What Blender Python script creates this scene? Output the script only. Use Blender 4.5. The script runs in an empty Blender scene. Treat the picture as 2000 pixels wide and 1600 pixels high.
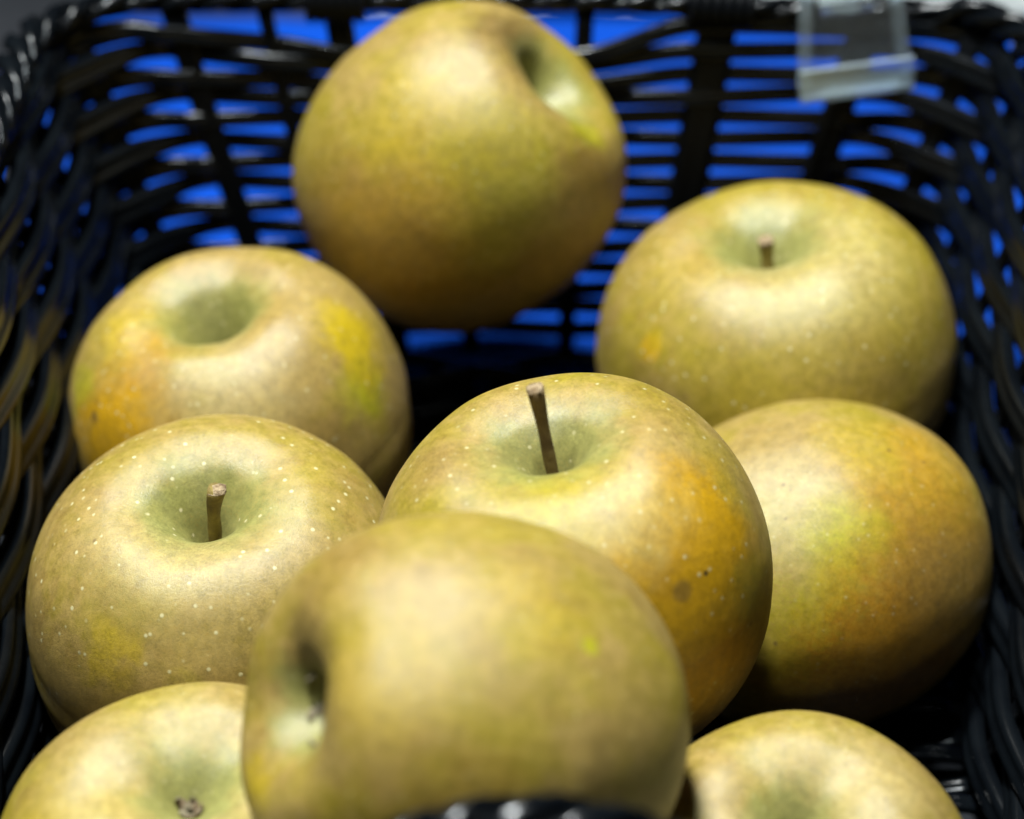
import bpy, bmesh, math, random
from mathutils import Vector, Matrix, noise as mnoise

R = math.radians
random.seed(7)
scene = bpy.context.scene
COL = scene.collection
FLOOR_CAM_H = 0.3603          # camera height above the basket floor (z = 0)
PITCH = R(36.1)
FPX = 4300.0                  # focal length in pixels of a 2000 px wide picture

# ------------------------------------------------------------------ camera
cam_d = bpy.data.cameras.new('camera')
cam = bpy.data.objects.new('camera', cam_d); COL.objects.link(cam)
cam.location = (0, 0, FLOOR_CAM_H)
cam.rotation_euler = (math.pi/2 - PITCH, 0, 0)
cam_d.sensor_width = 36.0
cam_d.lens = FPX/2000*36.0
cam_d.clip_start = 0.01; cam_d.clip_end = 50
cam_d.dof.use_dof = True
cam_d.dof.focus_distance = 0.448
cam_d.dof.aperture_fstop = 7.7
cam_d.dof.aperture_blades = 0
scene.camera = cam

# ------------------------------------------------------------------ world and lamps
world = bpy.data.worlds.new('World'); scene.world = world
world.use_nodes = True
bg = world.node_tree.nodes['Background']
bg.inputs['Color'].default_value = (0.55, 0.75, 1.0, 1)
bg.inputs['Strength'].default_value = 0.008

def lamp(name, loc, target, size, power, color):
    d = bpy.data.lights.new(name, 'AREA'); d.shape = 'DISK'; d.size = size
    d.energy = power; d.color = color
    o = bpy.data.objects.new(name, d); COL.objects.link(o)
    o.location = loc
    o.rotation_euler = (Vector(target)-Vector(loc)).to_track_quat('-Z', 'Y').to_euler()
    return o
lamp('ceiling_lamp', (-0.20, 0.58, 1.34), (0, 0.38, 0.05), 0.18, 46.5, (0.96, 1.0, 0.99))
lamp('highlight_lamp', (-0.10, 0.22, 1.30), (0, 0.36, 0.05), 0.09, 10.5, (0.88, 0.97, 1.0))  # small second lamp added to put highlights on the apple fronts

scene.view_settings.view_transform = 'Standard'
scene.view_settings.look = 'None'
scene.view_settings.gamma = 1
scene.view_settings.exposure = 0.0
scene.cycles.use_denoising = True
scene.cycles.max_bounces = 8

# ------------------------------------------------------------------ helpers
VX = Vector((1, 0, 0))
VU = Vector((0, math.sin(PITCH), math.cos(PITCH)))
VB = Vector((0, -math.cos(PITCH), math.sin(PITCH)))
def view_dir(ox, oy, away=False):
    """direction given by its sideways and upward share as seen by the photographer"""
    q = max(0.0, 1-ox*ox-oy*oy); oz = math.sqrt(q)*(-1 if away else 1)
    return (VX*ox+VU*oy+VB*oz).normalized()

def link(name, bm, mat, parent=None, smooth=True):
    me = bpy.data.meshes.new(name)
    bm.normal_update(); bm.to_mesh(me); bm.free()
    if smooth:
        me.polygons.foreach_set('use_smooth', [True]*len(me.polygons))
    if mat: me.materials.append(mat)
    o = bpy.data.objects.new(name, me); COL.objects.link(o)
    if parent: o.parent = parent
    return o

def sweep(bm, pts, ups, prof, closed=False, scale=None, cap=True):
    """sweep a closed profile [(a,b)] along pts; a runs along the side vector, b along the given up vector"""
    n = len(pts); rings = []
    for i in range(n):
        p = pts[i]
        if closed: t = pts[(i+1) % n]-pts[i-1]
        else: t = pts[min(i+1, n-1)]-pts[max(i-1, 0)]
        t.normalize()
        u = ups[i]-t*ups[i].dot(t); u.normalize()
        s = t.cross(u)
        k = scale[i] if scale else 1
        rings.append([bm.verts.new(p+s*(a*k)+u*(b*k)) for a, b in prof])
    m = len(prof)
    for i in range(n if closed else n-1):
        A, B = rings[i], rings[(i+1) % n]
        for j in range(m):
            bm.faces.new((A[j], A[(j+1) % m], B[(j+1) % m], B[j]))
    if not closed and cap:
        bm.faces.new(rings[0][::-1]); bm.faces.new(rings[-1])

def circ(r, n): return [(r*math.cos(2*math.pi*k/n), r*math.sin(2*math.pi*k/n)) for k in range(n)]

def ribbed(w, t, ribs):
    """flat strip, w high (b) and t thick (a), with moulded ribs on both faces"""
    out = []
    n = ribs*4
    for k in range(n+1):
        f = k/n
        out.append((t*(0.5+0.0)*(0.72+0.28*abs(math.sin(math.pi*ribs*f)))*(1 if 0 < k < n else 0.55), -w/2+w*f))
    for k in range(n+1):
        f = 1-k/n
        out.append((-t*(0.5)*(0.72+0.28*abs(math.sin(math.pi*ribs*f)))*(1 if 0 < k < n else 0.55), -w/2+w*f))
    return out

# ------------------------------------------------------------------ materials
class NT:
    def __init__(s, name):
        s.m = bpy.data.materials.new(name); s.m.use_nodes = True
        s.t = s.m.node_tree; s.b = s.t.nodes['Principled BSDF']
    def n(s, typ, **kw):
        nd = s.t.nodes.new(typ)
        for k, v in kw.items(): setattr(nd, k, v)
        return nd
    def l(s, a, b): s.t.links.new(a, b)
    def math(s, op, a, b=None, clamp=False):
        nd = s.n('ShaderNodeMath', operation=op); nd.use_clamp = clamp
        for i, v in enumerate((a, b)):
            if v is None: continue
            if isinstance(v, (int, float)): nd.inputs[i].default_value = v
            else: s.l(v, nd.inputs[i])
        return nd.outputs[0]
    def maprange(s, v, a, b, c=0.0, d=1.0, smooth=True):
        nd = s.n('ShaderNodeMapRange'); nd.interpolation_type = 'SMOOTHSTEP' if smooth else 'LINEAR'
        nd.clamp = True
        s.l(v, nd.inputs['Value'])
        for k, x in zip(('From Min', 'From Max', 'To Min', 'To Max'), (a, b, c, d)): nd.inputs[k].default_value = x
        return nd.outputs['Result']
    def noise(s, vec, scale, detail=2.0, rough=0.5, color=False):
        nd = s.n('ShaderNodeTexNoise'); s.l(vec, nd.inputs['Vector'])
        nd.inputs['Scale'].default_value = scale; nd.inputs['Detail'].default_value = detail
        nd.inputs['Roughness'].default_value = rough
        return nd.outputs['Color' if color else 'Fac']
    def mix(s, fac, a, b, mode='MIX'):
        nd = s.n('ShaderNodeMix', data_type='RGBA', blend_type=mode)
        if isinstance(fac, (int, float)): nd.inputs[0].default_value = fac
        else: s.l(fac, nd.inputs[0])
        for i, v in ((6, a), (7, b)):
            if isinstance(v, tuple): nd.inputs[i].default_value = (*v, 1)
            else: s.l(v, nd.inputs[i])
        return nd.outputs[2]

TAN = (0.252, 0.172, 0.045)
OLIVE = (0.243, 0.184, 0.014)
YEL = (0.33, 0.232, 0.004)
GOLD = (0.36, 0.195, 0.0025)
ORANGE = (0.285, 0.135, 0.005)
LIME = (0.27, 0.25, 0.004)
GREEN = (0.165, 0.178, 0.052)
BROWN = (0.11, 0.065, 0.018)
RUST = (0.185, 0.112, 0.022)
PALE = (0.36, 0.30, 0.125)

def apple_skin(idx, rad, mat3, spots, tone=0.5, lentic=1.0, russet=0.5, cavity=GREEN, cav_r=0.46):
    q = NT('russet_apple_skin')
    tc = q.n('ShaderNodeTexCoord')
    mp = q.n('ShaderNodeVectorMath', operation='SCALE'); mp.inputs['Scale'].default_value = 1/rad
    q.l(tc.outputs['Object'], mp.inputs[0]); P0 = mp.outputs[0]
    off = q.n('ShaderNodeVectorMath', operation='ADD'); off.inputs[1].default_value = (idx*3.7, idx*1.3, idx*-2.1)
    q.l(P0, off.inputs[0]); P = off.outputs[0]
    # base: russet tan over olive yellow, cloudy
    n1 = q.noise(P, 1.5, 4, 0.55); n2 = q.noise(P, 5.0, 4, 0.6)
    n3 = q.noise(P, 15.0, 5, 0.65)
    f = q.math('ADD', q.maprange(n1, 0.34, 0.66), q.math('ADD', q.math('MULTIPLY', q.math('SUBTRACT', n2, 0.5), 1.2), q.math('MULTIPLY', q.math('SUBTRACT', n3, 0.5), 1.3)))
    f = q.math('ADD', f, tone-0.5, clamp=True)
    col = q.mix(f, OLIVE, TAN)
    # meridian streaks (faint)
    sep = q.n('ShaderNodeSeparateXYZ'); q.l(P0, sep.inputs[0])
    sq = q.n('ShaderNodeVectorMath', operation='MULTIPLY'); sq.inputs[1].default_value = (1, 1, 0.12)
    nm = q.n('ShaderNodeVectorMath', operation='NORMALIZE'); q.l(P0, nm.inputs[0])
    sq2 = q.n('ShaderNodeVectorMath', operation='ADD'); sq2.inputs[1].default_value = (idx*2.0, idx, 0)
    q.l(nm.outputs[0], sq.inputs[0]); q.l(sq.outputs[0], sq2.inputs[0])
    st = q.noise(sq2.outputs[0], 9.0, 3, 0.6)
    col = q.mix(q.maprange(st, 0.52, 0.74, 0, 0.5), col, RUST)
    # patches of their own colour, plus painted shade on the right wall apple
    wn = q.noise(P, 3.2, 4, 0.6, color=True)
    w = q.n('ShaderNodeVectorMath', operation='SUBTRACT'); w.inputs[1].default_value = (0.5, 0.5, 0.5); q.l(wn, w.inputs[0])
    w2 = q.n('ShaderNodeVectorMath', operation='SCALE'); w2.inputs['Scale'].default_value = 0.55; q.l(w.outputs[0], w2.inputs[0])
    ww = q.n('ShaderNodeVectorMath', operation='ADD'); q.l(nm.outputs[0], ww.inputs[0]); q.l(w2.outputs[0], ww.inputs[1])
    mottle = q.maprange(q.noise(P, 26, 5, 0.7), 0.32, 0.58, 0.55, 1.1, smooth=False)
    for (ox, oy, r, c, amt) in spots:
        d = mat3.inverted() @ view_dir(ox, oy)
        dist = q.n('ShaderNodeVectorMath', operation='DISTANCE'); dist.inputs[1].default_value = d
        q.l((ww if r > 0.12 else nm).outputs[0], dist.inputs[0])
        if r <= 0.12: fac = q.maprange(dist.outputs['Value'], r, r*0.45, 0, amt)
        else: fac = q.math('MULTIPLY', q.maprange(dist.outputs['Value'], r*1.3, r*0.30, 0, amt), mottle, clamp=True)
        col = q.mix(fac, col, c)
    # green in the cavity
    rho = q.math('SQRT', q.math('ADD', q.math('MULTIPLY', sep.outputs[0], sep.outputs[0]), q.math('MULTIPLY', sep.outputs[1], sep.outputs[1])))
    rn = q.math('ADD', rho, q.math('MULTIPLY', q.math('SUBTRACT', n2, 0.5), 0.35))
    cm = q.math('MULTIPLY', q.maprange(rn, cav_r, cav_r*0.45), q.maprange(sep.outputs[2], 0.1, 0.4))
    col = q.mix(q.math('MULTIPLY', cm, 0.7), col, cavity)
    # russet netting: fine grain
    g = q.noise(P, 70, 5, 0.75)
    big = q.maprange(q.noise(P, 2.3, 3, 0.6), 0.42, 0.62)
    col = q.mix(q.math('MULTIPLY', q.maprange(g, 0.50, 0.66), q.math('MULTIPLY', big, russet)), col, RUST)
    g3 = q.noise(P, 150, 3, 0.7)
    col = q.mix(q.maprange(g3, 0.56, 0.75, 0, 0.30*russet+0.08), col, PALE)
    # uneven tone of the russet skin
    vm = q.math('ADD', q.maprange(g, 0.28, 0.72, 0.80, 1.20), q.maprange(n3, 0.3, 0.7, -0.16, 0.16))
    vb = q.n('ShaderNodeVectorMath', operation='SCALE'); q.l(col, vb.inputs[0]); q.l(vm, vb.inputs['Scale'])
    col = vb.outputs[0]
    # lenticels
    vo = q.n('ShaderNodeTexVoronoi'); q.l(P, vo.inputs['Vector']); vo.inputs['Scale'].default_value = 13.5
    dots = q.math('MULTIPLY', q.maprange(vo.outputs['Distance'], 0.20, 0.06), q.maprange(q.noise(P, 9, 2, 0.5), 0.32, 0.55, 0.25, 1.0))
    col = q.mix(q.math('MULTIPLY', dots, 0.88*lentic), col, (0.44, 0.39, 0.20))
    # a few corky flecks
    vo2 = q.n('ShaderNodeTexVoronoi'); q.l(P, vo2.inputs['Vector']); vo2.inputs['Scale'].default_value = 4.0
    col = q.mix(q.maprange(vo2.outputs['Distance'], 0.075, 0.03, 0, 0.7), col, BROWN)
    q.l(col, q.b.inputs['Base Color'])
    ro = q.maprange(q.noise(P, 7, 4, 0.6), 0.3, 0.7, 0.37, 0.47)
    q.l(ro, q.b.inputs['Roughness'])
    q.b.inputs['Specular IOR Level'].default_value = 0.52
    q.b.inputs['Subsurface Weight'].default_value = 0.0
    q.b.inputs['Subsurface Radius'].default_value = (0.006, 0.004, 0.001)
    q.b.inputs['Subsurface Scale'].default_value = 0.5
    hsum = q.math('ADD', q.math('MULTIPLY', g, 0.6), q.math('ADD', q.math('MULTIPLY', dots, 0.25), q.math('MULTIPLY', q.noise(P, 240, 3, 0.6), 0.55)))
    bp = q.n('ShaderNodeBump'); bp.inputs['Strength'].default_value = 0.30; bp.inputs['Distance'].default_value = 0.0006
    q.l(hsum, bp.inputs['Height']); q.l(bp.outputs[0], q.b.inputs['Normal'])
    return q.m

def simple(name, col, rough, spec=0.5, bump=None, var=None):
    q = NT(name)
    tc = q.n('ShaderNodeTexCoord')
    if var:
        c = q.mix(q.maprange(q.noise(tc.outputs['Object'], var[0], 4, 0.6), 0.3, 0.7), col, var[1])
        q.l(c, q.b.inputs['Base Color'])
    else: q.b.inputs['Base Color'].default_value = (*col, 1)
    q.b.inputs['Roughness'].default_value = rough
    q.b.inputs['Specular IOR Level'].default_value = spec
    if bump:
        bp = q.n('ShaderNodeBump'); bp.inputs['Strength'].default_value = bump[1]; bp.inputs['Distance'].default_value = bump[2]
        q.l(q.noise(tc.outputs['Object'], bump[0], 4, 0.6), bp.inputs['Height']); q.l(bp.outputs[0], q.b.inputs['Normal'])
    return q.m

M_CANE = simple('black_plastic_cane', (0.0015, 0.002, 0.0028), 0.20, 0.22, bump=(500, 0.12, 0.0003), var=(60, (0.003, 0.004, 0.005)))
M_STAKE = simple('black_plastic_stake', (0.0015, 0.002, 0.0028), 0.45, 0.12)
M_STEM = simple('apple_stem_wood', (0.17, 0.115, 0.045), 0.7, 0.3, bump=(500, 0.6, 0.0006), var=(260, (0.085, 0.05, 0.02)))
M_STEMG = simple('apple_stem_olive', (0.25, 0.185, 0.04), 0.65, 0.3, bump=(500, 0.6, 0.0006), var=(260, (0.12, 0.08, 0.025)))
M_TIP = simple('dry_stem_end', (0.36, 0.27, 0.16), 0.9, 0.2, bump=(900, 1.0, 0.0006), var=(700, (0.14, 0.09, 0.045)))
M_CALYX = simple('dry_calyx', (0.10, 0.06, 0.03), 0.9, 0.2, bump=(900, 0.8, 0.0006), var=(300, (0.26, 0.23, 0.15)))
M_TABLE = simple('dark_table_top', (0.010, 0.011, 0.013), 0.8, 0.05, bump=(60, 0.25, 0.001), var=(9, (0.02, 0.021, 0.024)))
M_BLUE = simple('blue_sheet', (0.0008, 0.036, 0.27), 0.7, 0.08, bump=(60, 0.25, 0.001), var=(9, (0.0010, 0.045, 0.33)))

qg = NT('clear_acrylic')
qg.b.inputs['Base Color'].default_value = (0.93, 0.97, 0.98, 1)
qg.b.inputs['Transmission Weight'].default_value = 0.96
qg.b.inputs['Roughness'].default_value = 0.04
qg.b.inputs['IOR'].default_value = 1.49
M_ACRYL = qg.m
qf = NT('frosted_acrylic')
qf.b.inputs['Base Color'].default_value = (0.80, 0.92, 1.0, 1)
qf.b.inputs['Transmission Weight'].default_value = 0.85
qf.b.inputs['Roughness'].default_value = 0.12
M_FROST = qf.m

# ------------------------------------------------------------------ the table
bm = bmesh.new()
for x0, x1, y0, y1, z0, z1 in ((-0.9, 0.9, -0.25, 1.35, -0.031, -0.011),):
    bmesh.ops.create_cube(bm, size=1.0, matrix=Matrix.Translation(((x0+x1)/2, (y0+y1)/2, (z0+z1)/2)) @ Matrix.Diagonal((x1-x0, y1-y0, z1-z0, 1)))
bmesh.ops.bevel(bm, geom=bm.edges[:], offset=0.004, segments=2, affect='EDGES')
table = link('table_top', bm, M_TABLE, smooth=False)
table['kind'] = 'structure'
bm = bmesh.new()
NXS, NYS = 60, 40
g = []
for j in range(NYS+1):
    y = 0.522+0.234*j/NYS
    g.append([bm.verts.new((-0.168+0.42*i/NXS, y+0.003*mnoise.noise(Vector((i*0.3, 0, 5)))*(j < 2), -0.0085+0.0011*mnoise.noise(Vector((i*0.25, j*0.2, 0))))) for i in range(NXS+1)])
for j in range(NYS):
    for i in range(NXS): bm.faces.new((g[j][i], g[j][i+1], g[j+1][i+1], g[j+1][i]))
sheet = link('blue_sheet', bm, M_BLUE)
md = sheet.modifiers.new('thickness', 'SOLIDIFY'); md.thickness = 0.0008; md.offset = -1
sheet['label'] = 'bright blue sheet spread on the table behind the basket'
sheet['category'] = 'sheet'
bm = bmesh.new(); g = []
for j in range(31):
    g.append([bm.verts.new((-0.075+0.5*i/80+0.004*mnoise.noise(Vector((j*0.3, 3, i*0.01))), 0.7585+0.20*j/30+0.002*mnoise.noise(Vector((i*0.4, 0, 8))), -0.0065+0.0045*mnoise.noise(Vector((i*0.22, j*0.30, 2)))+0.002*mnoise.noise(Vector((i*0.7, j*0.9, 4))))) for i in range(81)])
for j in range(30):
    for i in range(80): bm.faces.new((g[j][i], g[j][i+1], g[j+1][i+1], g[j+1][i]))
cl = link('grey_cloth', bm, simple('grey_cloth', (0.20, 0.215, 0.22), 0.85, 0.1, bump=(90, 0.6, 0.002), var=(45, (0.34, 0.36, 0.355))))
md = cl.modifiers.new('thickness', 'SOLIDIFY'); md.thickness = 0.001; md.offset = -1
cl['label'] = 'crumpled pale grey cloth lying beyond the blue sheet at the top edge'
cl['category'] = 'cloth'

# ------------------------------------------------------------------ the basket
H_RIM = 0.101
ROWS = 15
CX = 0.004
def dims(h):
    f = h/H_RIM
    return 0.102+0.0255*f, 0.252-0.028*f, 0.528+0.008*f     # half width, front y, back y
RC = 0.030
def wall_pt(u, h):
    """u in 0..8: back side (right to left), corner, left side, corner, front, corner, right side, corner; returns point, outward"""
    w, y0, y1 = dims(h)
    k = int(u) % 8; f = u-int(u)
    c = [(CX+w-RC, y1-RC), (CX-w+RC, y1-RC), (CX-w+RC, y0+RC), (CX+w-RC, y0+RC)]
    if k % 2 == 0:
        a, b = c[k//2], c[(k//2+1) % 4]
        n = [(0, 1), (-1, 0), (0, -1), (1, 0)][k//2]
        x = a[0]+(b[0]-a[0])*f+n[0]*RC; y = a[1]+(b[1]-a[1])*f+n[1]*RC
    else:
        ctr = c[((k+1)//2) % 4]
        ang = math.pi/2+(k//2)*math.pi/2+f*math.pi/2
        n = (math.cos(ang), math.sin(ang)); x = ctr[0]+n[0]*RC; y = ctr[1]+n[1]*RC
    return Vector((x, y, h)), Vector((n[0], n[1], 0))

def ub(x): return (0.100-(x-CX))/0.200         # back side: x -> u
STAKES = [ub(0.098), ub(0.057), ub(0.020), ub(-0.018), ub(-0.048), ub(-0.068), 0.985,
          1.5, 2.03, 2.19, 2.36, 2.53, 2.70, 2.87, 3.10,
          3.6, 4.05, 4.25, 4.45, 4.65, 4.92,
          5.5, 6.0, 6.17, 6.34, 6.51, 6.68, 6.85, 7.02, 7.52]
NS = len(STAKES)
assert NS % 2 == 0

def sag(u, h, row):
    """handle opening: the top canes dip behind and in front of the hand hole"""
    k = row-(ROWS-4)
    if k < 0: return 0.0
    amt = (0.0010, 0.0028, 0.0052, 0.0085)[k]
    p, n = wall_pt(u, h)
    if abs(n.y) < 0.9: return 0.0
    x = p.x
    if x < 0: f = min(1, max(0, (x+0.100)/0.058))
    else: f = min(1, max(0, (0.050-x)/0.034)); f = f*f*(3-2*f)
    return -amt*f

cane_prof = ribbed(0.0049, 0.0027, 2)
basket = bpy.data.objects.new('wicker_basket', None); COL.objects.link(basket)
basket.location = (0, 0, 0)
basket['label'] = 'black woven plastic cane basket with an open hand hole, full of apples'
basket['category'] = 'basket'

def amp(u):
    return 0.0008 if u < 1.0 else 0.0023 if u > 1.6 and u < 7.4 else 0.0021
def ease(t): return t*t*(3-2*t)
for row in range(ROWS):
    h0 = 0.0048+row*(0.0962-0.0048)/(ROWS-1)
    pts, ups, sc = [], [], []
    jit = random.random()*50
    for k in range(NS):
        a = STAKES[k]; b = STAKES[(k+1) % NS]+(8 if k == NS-1 else 0)
        sgn = 1 if (k+row) % 2 else -1
        n = 10
        for i in range(n):
            t = i/n; u = (a+(b-a)*t) % 8
            o = sgn*(1-2*ease(t))*amp(u)
            hh = h0+sag(u, h0, row)+0.0011*mnoise.noise(Vector((u*1.7, row*3.1, jit)))
            o += 0.0008*mnoise.noise(Vector((u*3.1, row*2.2+9, jit)))
            p, nn = wall_pt(u, max(0.001, hh))
            pts.append(p+nn*o); ups.append(Vector((nn.x*0.28, nn.y*0.28, 1))); sc.append(0.96+0.16*(abs(nn.x) > 0.3)*min(1, (abs(nn.x)-0.3)/0.3)+(0.36 if nn.x > 0 else 0.70)*abs(nn.x)**2)
    bm = bmesh.new(); sweep(bm, pts, ups, cane_prof, closed=True, scale=sc)
    link('cane', bm, M_CANE, basket)

wide = {0: 0.0085, 1: 0.0105, 4: 0.0075, 5: 0.0042, 6: 0.0068, 7: 0.006, 29: 0.006, 17: 0.006, 19: 0.006}
for k, u in enumerate(STAKES):
    pts, ups = [], []
    for i in range(9):
        h = -0.002+i*(H_RIM+0.0055)/8
        p, nn = wall_pt(u, max(h, 0.0)); p.z = h
        if u < 1: p -= nn*(0.0018*(1-(i/8)**4))
        p += nn*(0.002*(i/8)**4)
        if 3.99 < u < 5 and i == 8: p.z -= 0.002
        pts.append(p); ups.append(nn)
    bm = bmesh.new()
    w = wide.get(k, 0.0048)
    prof = [(b, a) for a, b in ribbed(w, 0.0026, 2)]
    sweep(bm, pts, ups, prof[::-1])
    link('stake', bm, M_STAKE, basket)

# rim: three plastic strands twisted like a rope, arched over the front hand hole
def rim_pt(u):
    p, nn = wall_pt(u, H_RIM)
    z = H_RIM+0.0018
    if nn.y < -0.9:
        f = max(0, 1-((p.x-CX)/0.075)**2); f2 = max(0, 1-((p.x-0.003)/0.05)**2); z += 0.0165*f2*f2-0.004*(1-f); p.y += 0.004*f
    if nn.y > 0.9:
        z += 0.0002-0.0030*min(1, max(0, (p.x-0.02)/0.06))
    return Vector((p.x+nn.x*0.002, p.y+nn.y*0.002, z)), nn
us = []
for k in range(8):
    m = {0: 60, 2: 80, 4: 70, 6: 80}.get(k, 14)
    us += [k+i/m for i in range(m)]
base = [rim_pt(u) for u in us]
L = [0.0]
for i in range(1, len(base)): L.append(L[-1]+(base[i][0]-base[i-1][0]).length)
tot = L[-1]+(base[0][0]-base[-1][0]).length
TURNS = 34
for s in range(3):
    pts, ups, sc = [], [], []
    for i, (p, nn) in enumerate(base):
        th = 2*math.pi*(TURNS*L[i]/tot+s/3)
        k = 1-0.36*max(0, nn.y)**2; sc.append(k)
        pts.append(p+nn*(math.cos(th)*0.0023*k)+Vector((0, 0, math.sin(th)*0.0023*k)))
        ups.append(nn*math.cos(th)+Vector((0, 0, math.sin(th))))
    bm = bmesh.new(); sweep(bm, pts, ups, ribbed(0.0060, 0.0050, 2), closed=True, scale=sc)
    link('rim_strand', bm, M_CANE, basket)

# bindings where the hand holes begin
def binding(u0, u1, turns):
    pts, ups = [], []
    n = turns*14
    for i in range(n+1):
        u = u0+(u1-u0)*i/n; p, nn = rim_pt(u)
        th = 2*math.pi*turns*i/n
        e = nn*math.cos(th)+Vector((0, 0, math.sin(th)))
        pts.append(p+e*(0.0050 if nn.y > 0 else 0.0066)); ups.append(e)
    bm = bmesh.new(); sweep(bm, pts, ups, circ(0.0015, 6))
    link('binding', bm, M_STAKE, basket)
binding(ub(0.066), ub(0.048), 6)
binding(ub(-0.040), ub(-0.056), 6)
binding(4.13, 4.21, 6); binding(4.79, 4.87, 6)

# woven floor
NW = 36
w_b, y0_b, y1_b = dims(0)
warp_x = [CX-w_b+0.012+i*(2*w_b-0.024)/7 for i in range(8)]
for i in range(NW):
    y = y0_b+0.004+i*(y1_b-y0_b-0.008)/(NW-1)
    inset = 0
    d = min(y-y0_b, y1_b-y)
    if d < RC: inset = RC-math.sqrt(max(0, RC**2-(RC-d)**2))
    xa, xb = CX-w_b+inset, CX+w_b-inset
    pts, ups = [], []
    n = 56
    for k in range(n+1):
        x = xa+(xb-xa)*k/n
        ph = (x-warp_x[0])/(warp_x[1]-warp_x[0])
        z = -0.0045+0.0022*math.cos(math.pi*ph)*(1 if i % 2 else -1)
        pts.append(Vector((x, y+0.0006*mnoise.noise(Vector((x*30, i*2.0, 0))), z))); ups.append(Vector((0, 1, 0)))
    bm = bmesh.new(); sweep(bm, pts, ups, ribbed(0.0046, 0.0024, 2)[::-1])
    link('floor_cane', bm, M_CANE, basket)
for x in warp_x:
    bm = bmesh.new()
    sweep(bm, [Vector((x, y0_b+0.003+(y1_b-y0_b-0.006)*i/6, -0.0045)) for i in range(7)], [Vector((0, 0, 1))]*7, circ(0.0014, 8))
    link('floor_stake', bm, M_STAKE, basket)

# ------------------------------------------------------------------ apples
def catmull(P, n):
    out = []
    for i in range(len(P)-1):
        p0 = P[max(i-1, 0)]; p1 = P[i]; p2 = P[i+1]; p3 = P[min(i+2, len(P)-1)]
        for k in range(n):
            t = k/n
            out.append(tuple(0.5*((2*b)+(-a+c)*t+(2*a-5*b+4*c-d)*t*t+(-a+3*b-3*c+d)*t**3) for a, b, c, d in zip(p0, p1, p2, p3)))
    out.append(P[-1]); return out

def apple_mesh(rad, seed, depth, mouth, flat, base_depth, lobes, ecc):
    zt = 0.86*flat
    prof = [(0.0, zt-depth), (0.032*mouth, zt-depth*0.97), (0.075*mouth, zt-depth*0.78), (0.14*mouth, zt-depth*0.50), (0.23*mouth, zt-depth*0.25), (0.34*mouth, zt-depth*0.085),
            (0.46, zt-0.006), (0.585, zt-0.040*flat), (0.70, zt-0.117*flat), (0.81, zt-0.237*flat), (0.90, zt-0.39*flat), (0.965, zt-0.59*flat), (1.0, 0.02), (0.965, -0.30*flat), (0.85, -0.58*flat),
            (0.68, -0.78*flat), (0.50, -0.875*flat), (0.36, -0.885*flat), (0.24, -0.84*flat), (0.13, -0.86*flat+base_depth), (0.05, -0.86*flat+base_depth+0.03), (0.0, -0.86*flat+base_depth+0.035)]
    pr = catmull(prof, 5)
    bm = bmesh.new(); N = 112
    rng = random.Random(seed); ph = rng.random()*6.28; ph2 = rng.random()*6.28
    rings = []
    for (r, z) in pr:
        if r <= 1e-6:
            rings.append([bm.verts.new((0, 0, z*rad))]); continue
        ring = []
        for k in range(N):
            a = 2*math.pi*k/N
            wt = max(0, min(1, r*1.3))
            lob = 1+lobes*math.cos(5*a+ph)*(0.35+0.65*(z < 0))*wt+ecc*math.cos(2*a+ph2)*wt+ecc*0.8*math.cos(a+ph)*wt*(z > 0)
            zz = z+0.022*math.cos(a+ph2)*wt+(lobes*0.9*math.cos(5*a+ph)*(1-min(1, abs(r-0.45)/0.35)) if abs(r-0.45) < 0.35 else 0)
            v = Vector((r*lob*math.cos(a), r*lob*math.sin(a), zz))
            v *= 1+0.016*mnoise.noise(v*1.4+Vector((seed*5.0, 0, 0)))+0.004*mnoise.noise(v*4+Vector((0, seed*3.0, 0)))
            ring.append(bm.verts.new(v*rad))
        rings.append(ring)
    for A, B in zip(rings[:-1], rings[1:]):
        if len(A) == 1:
            for k in range(N): bm.faces.new((A[0], B[k], B[(k+1) % N]))
        elif len(B) == 1:
            for k in range(N): bm.faces.new((A[k], B[0], A[(k+1) % N]))
        else:
            for k in range(N): bm.faces.new((A[k], B[k], B[(k+1) % N], A[(k+1) % N]))
    return bm, (zt-depth)*rad, (-0.86*flat+base_depth+0.035)*rad

def add_stem(par, zb, length, thick, lean, mat, knob=1.35):
    n = 12; pts = []; sc = []
    for i in range(n+1):
        t = i/n
        pts.append(Vector((lean[0]*t*t*length+0.0006*math.sin(t*5), lean[1]*t*length, zb-0.0015+t*length)))
        sc.append((0.98-0.12*math.sin(t*math.pi)+(knob-1)*max(0, (t-0.78)/0.22)**1.5)*(1+0.06*math.sin(t*17)))
    bm = bmesh.new()
    prof = [(x*(1+0.1*math.sin(3*k)), y) for k, (x, y) in enumerate(circ(thick/2, 10))]
    sweep(bm, pts, [Vector((0, 1, 0))]*(n+1), prof, scale=sc)
    s = link('stem', bm, mat, par)
    # dry broken end
    bm = bmesh.new(); e = pts[-1]; d = (pts[-1]-pts[-2]).normalized()
    r0 = thick/2*knob*0.93
    prof2 = [e+d*0.00005+Vector((r0*(1+0.15*math.sin(k*2.3))*math.cos(k*0.628), r0*math.sin(k*0.628), 0.0002*math.sin(k*1.9))) for k in range(10)]
    vs = [bm.verts.new(p) for p in prof2]; c = bm.verts.new(e+d*thick*0.16)
    vs2 = [bm.verts.new(p-d*0.0004) for p in prof2]
    for k in range(10):
        bm.faces.new((c, vs[k], vs[(k+1) % 10])); bm.faces.new((vs[k], vs2[k], vs2[(k+1) % 10], vs[(k+1) % 10]))
    link('stem_end', bm, M_TIP, s)

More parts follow.
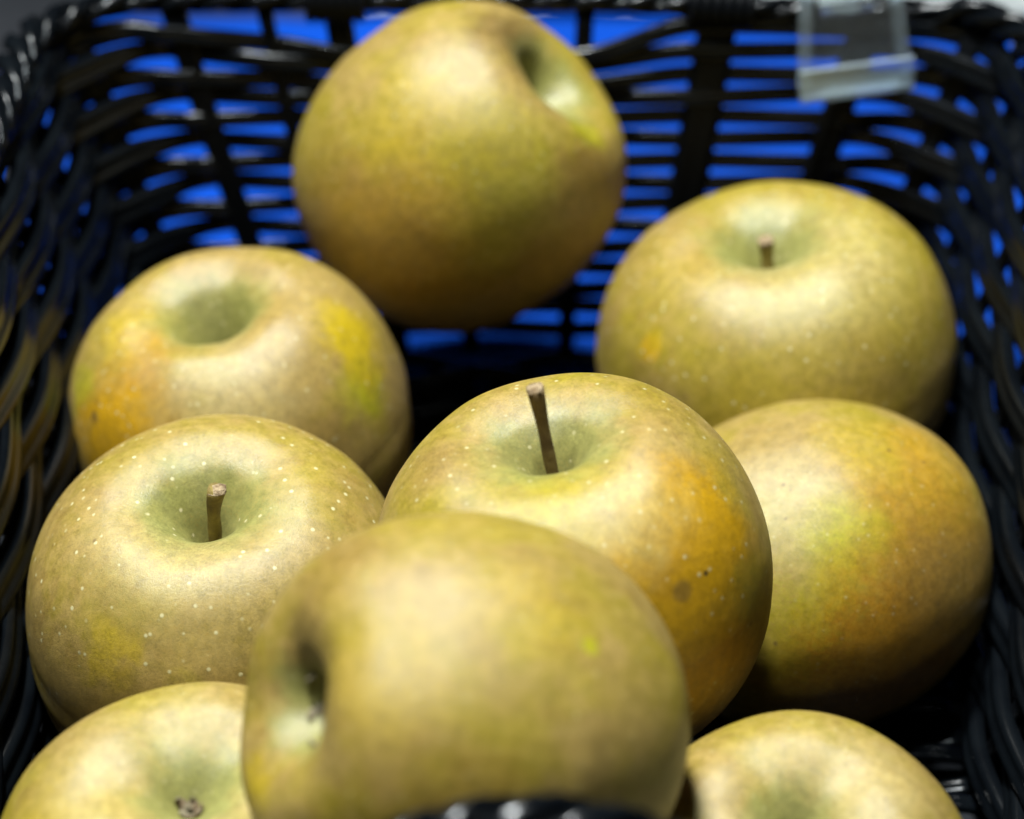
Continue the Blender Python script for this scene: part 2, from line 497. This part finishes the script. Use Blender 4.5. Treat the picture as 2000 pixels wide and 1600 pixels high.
def add_calyx(par, zb, rad, up, seed=1, big=1.0):
    """five dried sepals curled over the blossom end"""
    rng = random.Random(seed)
    sg = 1 if up else -1
    for k in range(5):
        a = 2*math.pi*k/5+rng.random()*0.4
        pts = []; sc = []
        ln = rad*(0.07+0.04*rng.random())*big
        for i in range(6):
            t = i/5
            rr = ln*(0.25+0.55*math.sin(t*2.2)); zz = zb+sg*(rad*0.015+ln*0.85*t)
            pts.append(Vector((rr*math.cos(a+0.3*t), rr*math.sin(a+0.3*t), zz)))
            sc.append(1.15-0.9*t)
        bm = bmesh.new()
        sweep(bm, pts, [Vector((math.cos(a), math.sin(a), 0))]*6, [(x*1.6, y*0.5) for x, y in circ(rad*0.024*big, 6)], scale=sc)
        link('sepal', bm, M_CALYX, par)

def place(px, py, D, diam):
    Z = diam*FPX/D
    c = VX*((px-1000)/FPX)+VU*(-(py-800)/FPX)-VB
    return cam.location+c*Z

# spots: (sideways, upward, radius, colour, strength) as seen on the apple in the photograph, in apple radii
APPLES = [
 dict(px=898, py=328, D=612, diam=0.0825, axis=(0.66, 0.55), kind='stem', seed=3, depth=0.58, mouth=0.86, flat=1.08, tone=0.72, lent=0.5, russet=0.35, lobes=0.008, ecc=0.012,
      spots=[(-0.15, 0.1, 0.45, YEL, 0.6), (0.3, -0.2, 0.5, LIME, 0.5), (-0.7, -0.2, 0.4, RUST, 0.55), (-0.35, -0.6, 0.6, GOLD, 0.55), (0.75, 0.2, 0.16, LIME, 0.9), (0.33, 0.70, 0.32, BROWN, 0.75), (0.75, -0.15, 0.3, RUST, 0.8), (0.8, -0.1, 0.22, RUST, 0.6), (0.2, 0.05, 0.25, OLIVE, 0.6)],
      label='rearmost apple leaning on the back wall, its deep dark hollow turned right'),
 dict(px=474, py=820, D=655, diam=0.0833, axis=(-0.15, 0.76), kind='stem', seed=11, depth=0.64, mouth=0.86, flat=1.0, tone=0.9, lent=0.8, russet=0.5, lobes=0.014, ecc=0.01,
      spots=[(-0.65, -0.05, 0.36, GOLD, 1.2), (-0.55, 0.55, 0.3, YEL, 0.7), (0.76, 0.15, 0.27, LIME, 0.9), (0.72, 0.45, 0.27, YEL, 1.2), (-0.85, 0.15, 0.16, LIME, 0.7), (0.1, 0.15, 0.4, PALE, 0.35), (-0.5, 0.35, 0.25, ORANGE, 0.5), (0.55, -0.15, 0.4, RUST, 0.35), (-0.75, 0.02, 0.045, BROWN, 0.8)],
      label='apple in the left back corner, gold and lime patches, empty green hollow without a stem'),
 dict(px=1512, py=686, D=702, diam=0.0919, axis=(-0.13, 0.80), kind='stem', stem=(0.0150, 0.0037, (0.0, 0.0), 1.2), seed=17, depth=0.34, mouth=0.95, flat=0.90, tone=0.60, lent=0.9, russet=0.3, lobes=0.012, ecc=0.012,
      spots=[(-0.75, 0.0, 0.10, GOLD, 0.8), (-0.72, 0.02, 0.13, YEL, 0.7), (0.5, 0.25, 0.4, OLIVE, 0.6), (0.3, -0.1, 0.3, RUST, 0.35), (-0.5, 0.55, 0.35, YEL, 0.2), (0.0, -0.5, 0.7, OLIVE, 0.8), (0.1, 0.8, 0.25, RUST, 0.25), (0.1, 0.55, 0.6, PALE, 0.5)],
      label='large apple by the right back corner, short olive stem in a wide pale hollow'),
 dict(px=430, py=1188, D=750, diam=0.0834, axis=(0.0, 0.72), kind='stem', stem=(0.0222, 0.0032, (0.05, 0.0), 1.3), seed=23, depth=0.44, mouth=0.88, flat=0.97, tone=0.9, lent=1.35, russet=0.55, lobes=0.010, ecc=0.012,
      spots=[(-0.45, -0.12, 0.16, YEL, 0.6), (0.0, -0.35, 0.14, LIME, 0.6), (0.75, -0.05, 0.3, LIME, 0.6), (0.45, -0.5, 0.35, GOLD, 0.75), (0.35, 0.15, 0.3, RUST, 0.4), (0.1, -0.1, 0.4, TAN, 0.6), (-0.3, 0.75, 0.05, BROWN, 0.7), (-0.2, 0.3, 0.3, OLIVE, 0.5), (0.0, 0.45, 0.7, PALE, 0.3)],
      label='densely dotted apple by the left wall, its stem upright'),
 dict(px=1582, py=1103, D=640, diam=0.0764, axis=(-0.90, -0.2), kind='stem', seed=31, depth=0.35, mouth=1.0, flat=1.10, tone=0.6, lent=0.35, russet=1.0, lobes=0.005, ecc=0.012,
      spots=[(0.55, 0.25, 0.6, GOLD, 0.6), (0.62, 0.25, 0.45, ORANGE, 0.5), (0.1, 0.18, 0.28, LIME, 0.8), (-0.05, -0.25, 0.4, LIME, 0.85), (-0.3, 0.45, 0.35, PALE, 0.35), (0.35, -0.5, 0.7, ORANGE, 1.2), (0.7, 0.0, 0.5, BROWN, 0.45), (0.2, -0.8, 0.5, BROWN, 0.5), (0.75, -0.1, 0.4, RUST, 0.6), (0.6, 0.7, 0.3, GOLD, 0.6), (0.2, 0.75, 0.3, YEL, 0.4)],  # brown and strong orange low on the right also paint in its shadow
      label='orange tinted apple against the right basket wall with no hollow or stem in view'),
 dict(px=378, py=1745, D=800, diam=0.0772, axis=(0.07, 0.78), kind='calyx', seed=37, big=0.9, depth=0.27, mouth=1.05, flat=0.98, tone=0.50, lent=0.35, russet=0.4, lobes=0.022, ecc=0.012,
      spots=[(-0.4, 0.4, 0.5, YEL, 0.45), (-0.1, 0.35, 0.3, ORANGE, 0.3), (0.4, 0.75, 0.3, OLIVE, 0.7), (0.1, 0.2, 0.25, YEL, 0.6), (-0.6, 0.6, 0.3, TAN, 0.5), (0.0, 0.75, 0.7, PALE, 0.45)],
      label='front left apple with dry brown calyx bits in a shallow pale basin'),
 dict(px=1556, py=1757, D=722, diam=0.0690, axis=(-0.10, 0.72), kind='calyx', seed=44, depth=0.34, mouth=1.0, flat=0.92, tone=0.60, lent=0.35, russet=0.35, lobes=0.026, ecc=0.012,
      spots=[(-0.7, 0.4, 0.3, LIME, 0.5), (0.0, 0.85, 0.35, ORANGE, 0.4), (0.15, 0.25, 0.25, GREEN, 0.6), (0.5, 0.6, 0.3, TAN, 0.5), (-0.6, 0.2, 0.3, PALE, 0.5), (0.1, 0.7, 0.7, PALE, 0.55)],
      label='front right apple with an empty looking green shaded basin by the basket front'),
 dict(px=1118, py=1114, D=785, diam=0.0812, axis=(-0.16, 0.80), kind='stem', stem=(0.0285, 0.0029, (-0.02, 0.0), 1.32), seed=52, depth=0.38, mouth=0.82, flat=0.97, tone=0.60, lent=0.9, russet=0.4, lobes=0.010, ecc=0.015,
      spots=[(0.60, 0.22, 0.42, GOLD, 1.3), (0.55, -0.2, 0.6, GOLD, 1.2), (0.35, -0.35, 0.4, GOLD, 0.8), (0.35, 0.1, 0.2, ORANGE, 0.5), (0.85, -0.1, 0.25, OLIVE, 0.9), (-0.3, 0.45, 0.35, LIME, 0.35), (0.45, 0.85, 0.3, RUST, 0.5), (-0.7, 0.55, 0.3, RUST, 0.5), (0.1, 0.3, 0.4, YEL, 0.35), (0.585, 0.045, 0.018, (0.03, 0.02, 0.01), 1.0), (0.47, -0.03, 0.07, BROWN, 0.6), (0.72, 0.55, 0.25, OLIVE, 0.5), (0.25, 0.3, 0.3, PALE, 0.4)],
      label='centre apple with the longest stem and a golden right side marked by a black spot'),
 dict(px=903, py=1414, D=812, diam=0.0725, axis=(-0.85, 0.16), lift=0.0035, big=2.2, kind='calyx', seed=63, depth=0.42, mouth=0.92, flat=1.08, tone=0.85, lent=0.4, russet=0.2, lobes=0.012, ecc=0.012,
      spots=[(-0.25, 0.3, 0.4, YEL, 0.4), (0.6, 0.45, 0.06, LIME, 0.9), (0.0, -0.15, 0.25, RUST, 0.5), (-0.55, 0.75, 0.3, RUST, 0.7), (0.2, 0.1, 0.3, OLIVE, 0.35), (0.3, 0.65, 0.35, YEL, 0.4), (-0.93, -0.3, 0.2, YEL, 0.9), (0.8, 0.1, 0.3, TAN, 0.7), (0.0, -0.6, 0.6, GOLD, 0.25)],
      label='nearest blurry apple on top of the heap at the front, its dark basin facing left'),
]
for i, a in enumerate(APPLES):
    rad = a['diam']/2
    bm, z_top, z_bot = apple_mesh(rad, a['seed'], a['depth'], a['mouth'], a['flat'], 0.16, a['lobes'], a['ecc'])
    ax = view_dir(*a['axis'], away=a.get('away', False))
    quat = ax.to_track_quat('Z', 'Y')
    mat3 = quat.to_matrix()
    skin = apple_skin(i+1, rad, mat3, a['spots'], a['tone'], a['lent'], a['russet'], cav_r=0.44 if a['kind'] == 'stem' else 0.34)
    o = link('apple', bm, skin)
    o.rotation_mode = 'QUATERNION'; o.rotation_quaternion = quat
    o.location = place(a['px'], a['py'], a['D'], a['diam'])
    o['label'] = a['label']; o['category'] = 'apple'; o['group'] = 'russet apples heaped in the basket'
    if 'stem' in a:
        ln, th, lean, kn = a['stem']
        # lean is given in the photograph: sideways, and away from upright
        up_l = mat3.inverted() @ VX
        add_stem(o, z_top, ln, th, (up_l.x*lean[0]*3+lean[1], up_l.y*lean[0]), M_STEMG if i in (2, 3) else M_STEM, kn)
    if a['kind'] == 'calyx': add_calyx(o, z_top+a.get('lift', 0), rad, True, a['seed'], a.get('big', 1.0))

# ------------------------------------------------------------------ clear price-tag holder hooked over the back rim
tag = bpy.data.objects.new('tag_holder', None); COL.objects.link(tag)
tag.location = (0.0875, 0.533, 0.098)
tag.rotation_euler = (0, R(-7), R(3))
tag['label'] = 'clear plastic price tag holder hooked over the back rim of the basket'
tag['category'] = 'tag holder'
def strip(name, path, w0, w1, t, x0=0.0, x1=0.0, mat=None):
    """bent sheet: path in the local y,z plane, width changing from w0 to w1"""
    bm = bmesh.new(); n = len(path); rows = []
    for i, (y, z) in enumerate(path):
        a = Vector(path[max(i-1, 0)]); b = Vector(path[min(i+1, n-1)])
        d = (b-a).normalized(); nx = Vector((-d.y, d.x))
        w = w0+(w1-w0)*i/(n-1)
        q = []
        for sx, st in ((-1, -1), (1, -1), (1, 1), (-1, 1)):
            q.append(bm.verts.new((x0+(x1-x0)*i/(n-1)+sx*w/2, y+nx.x*st*t/2, z+nx.y*st*t/2)))
        rows.append(q)
    for A, B in zip(rows[:-1], rows[1:]):
        for k in range(4): bm.faces.new((A[k], A[(k+1) % 4], B[(k+1) % 4], B[k]))
    bm.faces.new(rows[0][::-1]); bm.faces.new(rows[-1])
    bmesh.ops.recalc_face_normals(bm, faces=bm.faces[:])
    o = link(name, bm, mat or M_ACRYL, tag, smooth=False); return o
front = [(-0.010+0.0, 0.045), (-0.013, 0.030), (-0.016, 0.012), (-0.018, -0.006)]
for k in range(9):
    th = math.pi*k/8
    front.append((-0.0205+0.0025*math.cos(th), -0.007-0.0025*math.sin(th)))
front += [(-0.0232, -0.003), (-0.0235, 0.0005)]
strip('front_panel', front[:4], 0.0195, 0.0285, 0.0011)
strip('bottom_tray', front[3:], 0.0290, 0.0295, 0.0013, mat=M_FROST)
side = [(y-0.0012, z) for y, z in front[:4]]
for sx in (-1, 1): strip('side_seam', side, 0.0030, 0.0036, 0.0014, sx*0.0090, sx*0.0132, M_FROST)
hook = [(-0.0146, 0.0135)]
for k in range(9):
    th = math.pi*k/8
    hook.append((0.004-0.0125*math.cos(th), 0.008+0.0125*math.sin(th)*0.9))
hook += [(0.0165, -0.006), (0.0160, -0.018)]
strip('rim_hook', hook, 0.014, 0.014, 0.0011)
